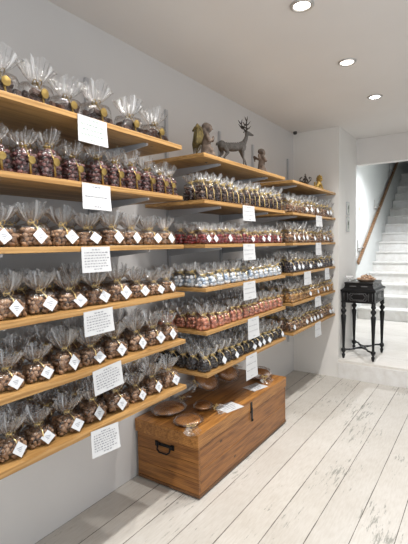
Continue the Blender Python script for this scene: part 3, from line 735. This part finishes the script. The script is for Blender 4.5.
# ------------------------------------------------------------------ wooden chest
CX0, CX1, CY0, CY1, HB, HL = .012, .501, 1.976, 3.253, .308, .392
ct = empty('wooden_chest', (0, 0, 0), 'large worn pine chest on the white floor below the middle shelves', 'chest')
bm = bmesh.new()
box(bm, (CX0+.012, CY0+.0201, .028), (CX1-.0001, CY1-.0201, .168), 0, .0025); box(bm, (CX0+.012, CY0+.0201, .1692), (CX1-.0004, CY1-.0201, HB), 0, .0025)      # two front boards
link_mesh('body', bm, 'chest_wood', ct)
for y0, y1 in ((CY0, CY0+.020), (CY1-.020, CY1)):
    bm = bmesh.new()
    for a, b in ((.020, .118), (.1195, .215), (.2165, HB)): box(bm, (CX0+.012, y0, a), (CX1-.0005, y1, b), 0, .0015)
    link_mesh('end_panel', bm, 'chest_end_wood', ct)
bm = bmesh.new(); box(bm, (CX0+.02, CY0+.012, 0), (CX1-.014, CY1-.012, .03)); box(bm, (CX0+.012, CY0-.004, .012), (CX1+.003, CY1+.004, .030), 0, .002)
link_mesh('skirting', bm, 'chest_dark_wood', ct)
lid = None
bm = bmesh.new(); z0 = HB+.003
box(bm, (CX0, CY0-.008, z0), (CX1+.004, CY1+.008, HL-.016), 0, .003)
yw = [CX0, CX0+.165, CX0+.33, CX1+.006]
for a, b in zip(yw, yw[1:]): box(bm, (a+.0006, CY0-.010, HL-.018), (b-.0006, CY1+.010, HL), 0, .003)
lid = link_mesh('lid', bm, 'chest_lid_wood', ct)
bm = bmesh.new(); yc = 2.633
box(bm, (CX1+.0042, yc-.013, z0+.012), (CX1+.008, yc+.013, HL-.012), 0, .001); box(bm, (CX1+.0085, yc-.010, HB-.065), (CX1+.0125, yc+.010, HB+.03), 0, .001)
ell(bm, (CX1+.013, yc, HB-.055), (.008, .010, .012)); tube(bm, [(CX1+.006, yc-.014, HB+.004), (CX1+.006, yc+.014, HB+.004)], .005)
link_mesh('hasp', bm, 'black_iron', ct)
bm = bmesh.new(); hx, hz = .249, .262
box(bm, (hx-.070, CY0-.005, hz-.002), (hx+.070, CY0-.0005, hz+.018), 0, .001)
for s in (-1, 1): ell(bm, (hx+s*.05, CY0-.008, hz+.008), (.010, .008, .010)); box(bm, (hx+s*.062-.012, CY0-.006, hz-.008), (hx+s*.062+.012, CY0-.0005, hz+.024), 0, .001)
tube(bm, [(hx-.050, CY0-.010, hz+.006), (hx-.048, CY0-.018, hz-.020), (hx-.030, CY0-.022, hz-.034), (hx+.030, CY0-.022, hz-.034), (hx+.048, CY0-.018, hz-.020), (hx+.050, CY0-.010, hz+.006)], .0055)
link_mesh('handle', bm, 'black_iron', ct)

# flat gingerbread rounds in film on the chest
def loaf(nm, x, y, z, rx, ry, h, rz, tx, label, neck, seed):
    root = empty(nm, (x, y, z), label, 'bag of gingerbread', 'filled film bags lying on the chest'); root.rotation_euler = (tx[0], tx[1], rz)
    rnd = random.Random(seed); bm = bmesh.new()
    vs = ell(bm, (0, 0, h*.45), (rx*.84, ry*.84, h*.41), 0, 3)
    for v in vs:
        v.co.z = max(v.co.z, .004); k = 1+.05*math.sin(3*math.atan2(v.co.y, v.co.x)+seed); v.co.x *= k; v.co.y *= k
    link_mesh('gingerbread', bm, 'gingerbread', root, True)
    bm = bmesh.new(); vs = ell(bm, (0, 0, h*.52), (rx, ry, h*.54), 0, 3)
    for v in vs:
        a = math.atan2(v.co.y, v.co.x); v.co.z = max(v.co.z + rnd.uniform(-.0025, .0025), .001)
        k = 1 + .035*math.sin(11*a+seed) + rnd.uniform(-.02, .02); v.co.x *= k; v.co.y *= k
    # gathered neck and a crumpled fan
    n = 24; d = Vector((math.cos(neck), math.sin(neck), 0)); sd = Vector((-d.y, d.x, 0)); base = Vector((d.x*rx*.9, d.y*ry*.9, h*.45)); rings = []
    for t, r1 in ((0, .5*min(rx, ry)), (.25, .020), (.38, .010), (.5, .018), (.75, .034), (1, .048)):
        c = base + d*(t*.10) + Vector((0, 0, .012*math.sin(t*3)))
        rings.append([bm.verts.new(c + sd*r1*math.cos(2*PI*i/n)*(1+.2*t*math.sin(7*i)) + Vector((0, 0, 1))*min(r1, .016+.012*t)*math.sin(2*PI*i/n)*(1+.3*t*math.cos(5*i)) + d*rnd.uniform(-.006, .006)*t) for i in range(n)])
    for a, b in zip(rings, rings[1:]):
        for i in range(n): bm.faces.new((a[i], a[(i+1) % n], b[(i+1) % n], b[i])).smooth = True
    for v in bm.verts: v.co.z = max(v.co.z, .0015)
    lay = bm.loops.layers.color.new('fold'); fv = {}
    for v in bm.verts:
        a = int((math.atan2(v.co.y, v.co.x)+PI)*14/PI); far = min(1, math.hypot(v.co.x/rx, v.co.y/ry)**2)
        rr_ = random.Random(a*7+seed); fv[v.index] = 0
        fv[v] = min(.8, abs(rr_.gauss(0, .45))*far*(.5+.5*rnd.random()))
    for f in bm.faces:
        for lp in f.loops: q = fv[lp.vert]; lp[lay] = (q, .3, 0, 1)
    link_mesh('film', bm, 'cellophane', root, True)
    bm = bmesh.new(); c = base + d*.038; tube(bm, [c + sd*.012*math.cos(t) + Vector((0, 0, .004+.012*math.sin(t))) for t in [2*PI*i/10 for i in range(11)]], .003, 6)
    for s in (-1, 1): tube(bm, [c+Vector((0, 0, .016)), c+sd*s*.022+Vector((0, 0, .028)), c+sd*s*.028+d*.012+Vector((0, 0, .018)), c+Vector((0, 0, .014))], .0028, 6)
    link_mesh('ribbon', bm, 'gold_ribbon', root)
T = HL+.0015
loaf('gingerbread_bag', .135, 2.165, T, .118, .135, .058, R(10), (0, 0), 'film bag of round gingerbread at the left back of the chest', R(85), 1)
loaf('gingerbread_bag', .352, 2.085, T, .092, .100, .042, R(-10), (0, 0), 'flat film bag of gingerbread at the front left chest corner', R(-35), 2)
loaf('gingerbread_bag', .300, 2.325, T, .066, .074, .045, R(20), (0, 0), 'small film bag of gingerbread between the front bag and first card', R(-20), 3)
loaf('gingerbread_bag', .115, 2.605, T+.068, .112, .120, .085, R(0), (0, R(38)), 'dark film bag of gingerbread leaning on the chest under the black beans', R(-90), 4)
loaf('gingerbread_bag', .145, 2.85, T+.056, .108, .118, .110, R(0), (0, R(31)), 'plump film bag of gingerbread left of the farthest one', R(95), 5)
loaf('gingerbread_bag', .335, 3.105, T, .105, .112, .090, R(15), (0, 0), 'film bag of round gingerbread at the right end of the chest', R(-60), 6)
def flat_card(x, y, w, l, rz, label):
    bm = bmesh.new(); box(bm, (-w/2, -l/2, 0), (w/2, l/2, .0012))
    for k, q in enumerate((.4, .7, .66, .5, .25)): box(bm, (-w*.34+k*w*.16, -l*q/2, .0011), (-w*.34+k*w*.16+.0035, l*q/2, .0016), 1)
    o = link_mesh('price_card', bm, ['paper', 'ink'], None, False, (x, y, HL+.0015)); o.rotation_euler = (0, 0, rz); tag(o, label, 'card', 'cards lying on the chest')
flat_card(.438, 2.440, .125, .165, R(-14), 'white card lying flat on the chest edge, left of the iron hasp')
flat_card(.405, 2.897, .120, .165, R(-14), 'white card lying flat on the chest, right of the hasp')

# ------------------------------------------------------------------ black console table on the platform
TX0, TX1, TY0, TY1, TZ = .524, .890, 4.760, 5.270, .2
tb = empty('console_table', ((TX0+TX1)/2, (TY0+TY1)/2, TZ), 'black carved side table with turned legs on the white platform', 'table')
tb.scale = (1, 1, 1.055)
cx, cy = tb.location.x, tb.location.y; hw, hl = (TX1-TX0)/2, (TY1-TY0)/2
legp = [(0, .010), (.010, .010), (0, 0)]
prof = [(.008, 0), (.011, .006), (.016, .030), (.018, .045), (.011, .052), (.011, .060), (.017, .068), (.017, .080), (.024, .0801), (.024, .104), (.013, .108), (.012, .13),
        (.015, .22), (.019, .36), (.024, .44), (.025, .462), (.017, .470), (.013, .478), (.017, .488), (.027, .505), (.027, .520), (.015, .532), (.014, .545), (.022, .552), (.024, .562), (.020, .572), (.020, .612)]
for sx in (-1, 1):
    for sy in (-1, 1):
        bm = bmesh.new(); lathe(bm, [(a*1.10, b) for a, b in prof], 20); link_mesh('leg', bm, 'black_lacquer', tb, False, (sx*(hw-.025), sy*(hl-.03), 0))
bm = bmesh.new()
lx, ly = hw-.025, hl-.03
for sx in (-1, 1):
    for sy in (-1, 1):
        tube(bm, [(sx*lx, sy*ly, .092), (sx*lx*.62, sy*ly*.82, .094), (sx*lx*.40, sy*ly*.45, .092), (0, sy*ly*.10, .092)], [.015, .013, .013, .020], 8, 0, .7)
ell(bm, (0, 0, .092), (.040, .055, .013)); link_mesh('stretcher', bm, 'black_lacquer', tb)
bm = bmesh.new(); A0, A1 = .606, .716
box(bm, (-hw+.010, -hl+.010, A0), (hw-.010, hl-.010, A1), 0, .002); box(bm, (-hw+.004, -hl+.004, A0-.006), (hw-.004, hl-.004, A0+.010), 0, .003)
apr = link_mesh('apron', bm, 'black_lacquer', tb)
def panel(bm, face, u0, u1, z0, z1, t=.004, off=.0):
    """raised moulding line: rectangle with notched corners on the front (y) or side (x) of the apron"""
    n = .014; pts = [(u0+n, z0), (u1-n, z0), (u1-n, z0+n), (u1, z0+n), (u1, z1-n), (u1-n, z1-n), (u1-n, z1), (u0+n, z1), (u0+n, z1-n), (u0, z1-n), (u0, z0+n), (u0+n, z0+n), (u0+n, z0)]
    for a, b in zip(pts, pts[1:]):
        p, q = ((a[0], -hl+.0085-off, a[1]), (b[0], -hl+.0085-off, b[1])) if face == 'y' else ((hw-.0085+off, a[0], a[1]), (hw-.0085+off, b[0], b[1]))
        tube(bm, [p, q], .0022, 5)
bm = bmesh.new(); panel(bm, 'y', -.075, .075, A0+.028, A1-.024); panel(bm, 'y', -.095, .095, A0+.018, A1-.014)
for s in (-1, 1):
    for u in (.112, .150): panel(bm, 'y', min(s*u, s*(u-.001))-.012, max(s*u, s*(u-.001))+.012, A0+.018, A1-.014) if 0 else tube(bm, [(s*u, -hl+.0085, A0+.018), (s*u, -hl+.0085, A1-.014)], .002, 5)
panel(bm, 'x', -.11, .11, A0+.028, A1-.024); panel(bm, 'x', -.18, .18, A0+.018, A1-.014)
link_mesh('inlay_moulding', bm, 'inlay_grey', tb)
bm = bmesh.new()
def tier(prof):
    rings = [[bm.verts.new((sx*(hw-i), sy*(hl-i), z)) for sx, sy in ((-1, -1), (1, -1), (1, 1), (-1, 1))] for i, z in prof]
    for a, b in zip(rings, rings[1:]):
        for k in range(4): bm.faces.new((a[k], a[(k+1) % 4], b[(k+1) % 4], b[k]))
    bm.faces.new(list(reversed(rings[0]))); bm.faces.new(rings[-1])
tier([(.006, .716), (0, .720), (-.004, .728), (0, .738), (.010, .744), (.022, .750), (.030, .764), (.036, .786), (.032, .796), (.030, .806), (.034, .812)])
link_mesh('table_top', bm, 'black_lacquer', tb)
bm = bmesh.new()
for s in (-1, 1): ell(bm, (s*.06, -hl+.030, .772), (.04, .004, .006)); ell(bm, (hw-.030, s*.08, .772), (.004, .05, .006))
link_mesh('scroll_inlay', bm, 'inlay_grey', tb)
# shallow heap of pale biscuits in a basket, and a clear dish beside it
TT = TZ+.8575
bs = empty('biscuit_basket', (cx+.035, cy-.02, TT), 'low woven basket heaped with pale brown biscuits on the black table', 'basket')
bm = bmesh.new(); lathe(bm, [(.07, 0), (.085, .008), (.100, .024), (.104, .030), (.098, .028), (.080, .012), (.02, .006)], 28, sy=1.25); link_mesh('basket', bm, 'cookie', bs)
rnd = random.Random(5)
bm = bmesh.new()
for k in range(34):
    a = rnd.uniform(0, 2*PI); q = math.sqrt(rnd.random()); h = .022+.042*(1-q*q)
    rough_ball(bm, (q*.085*math.cos(a), q*.105*math.sin(a), h), rnd.uniform(.016, .022), rnd, 1, .15, (1, 1, .6))
tag(link_mesh('biscuits', bm, 'cookie', bs, True), kind='stuff')
bm = bmesh.new(); ell(bm, (.0, -.02, .070), (.010, .010, .009), 0, 1); ell(bm, (.012, -.01, .068), (.007, .007, .006), 0, 1); link_mesh('dark_decoration', bm, 'chunk_dark', bs)
glass = mat('clear_glass', (1, 1, 1), .05); BSDF(glass).inputs['Transmission Weight'].default_value = .0; BSDF(glass).inputs['Alpha'].default_value = .28
bm = bmesh.new(); n = 32; pr = [(.010, 0), (.022, .001), (.024, .004), (.008, .010), (.008, .030), (.024, .040), (.040, .050), (.046, .064), (.049, .064), (.043, .048), (.026, .037), (.012, .034)]
lathe(bm, pr, n); gd = link_mesh('glass_dish', bm, 'clear_glass', loc=(TX0+.062, TY0+.125, TT)); tag(gd, 'small clear glass dish on the left of the black table', 'dish')
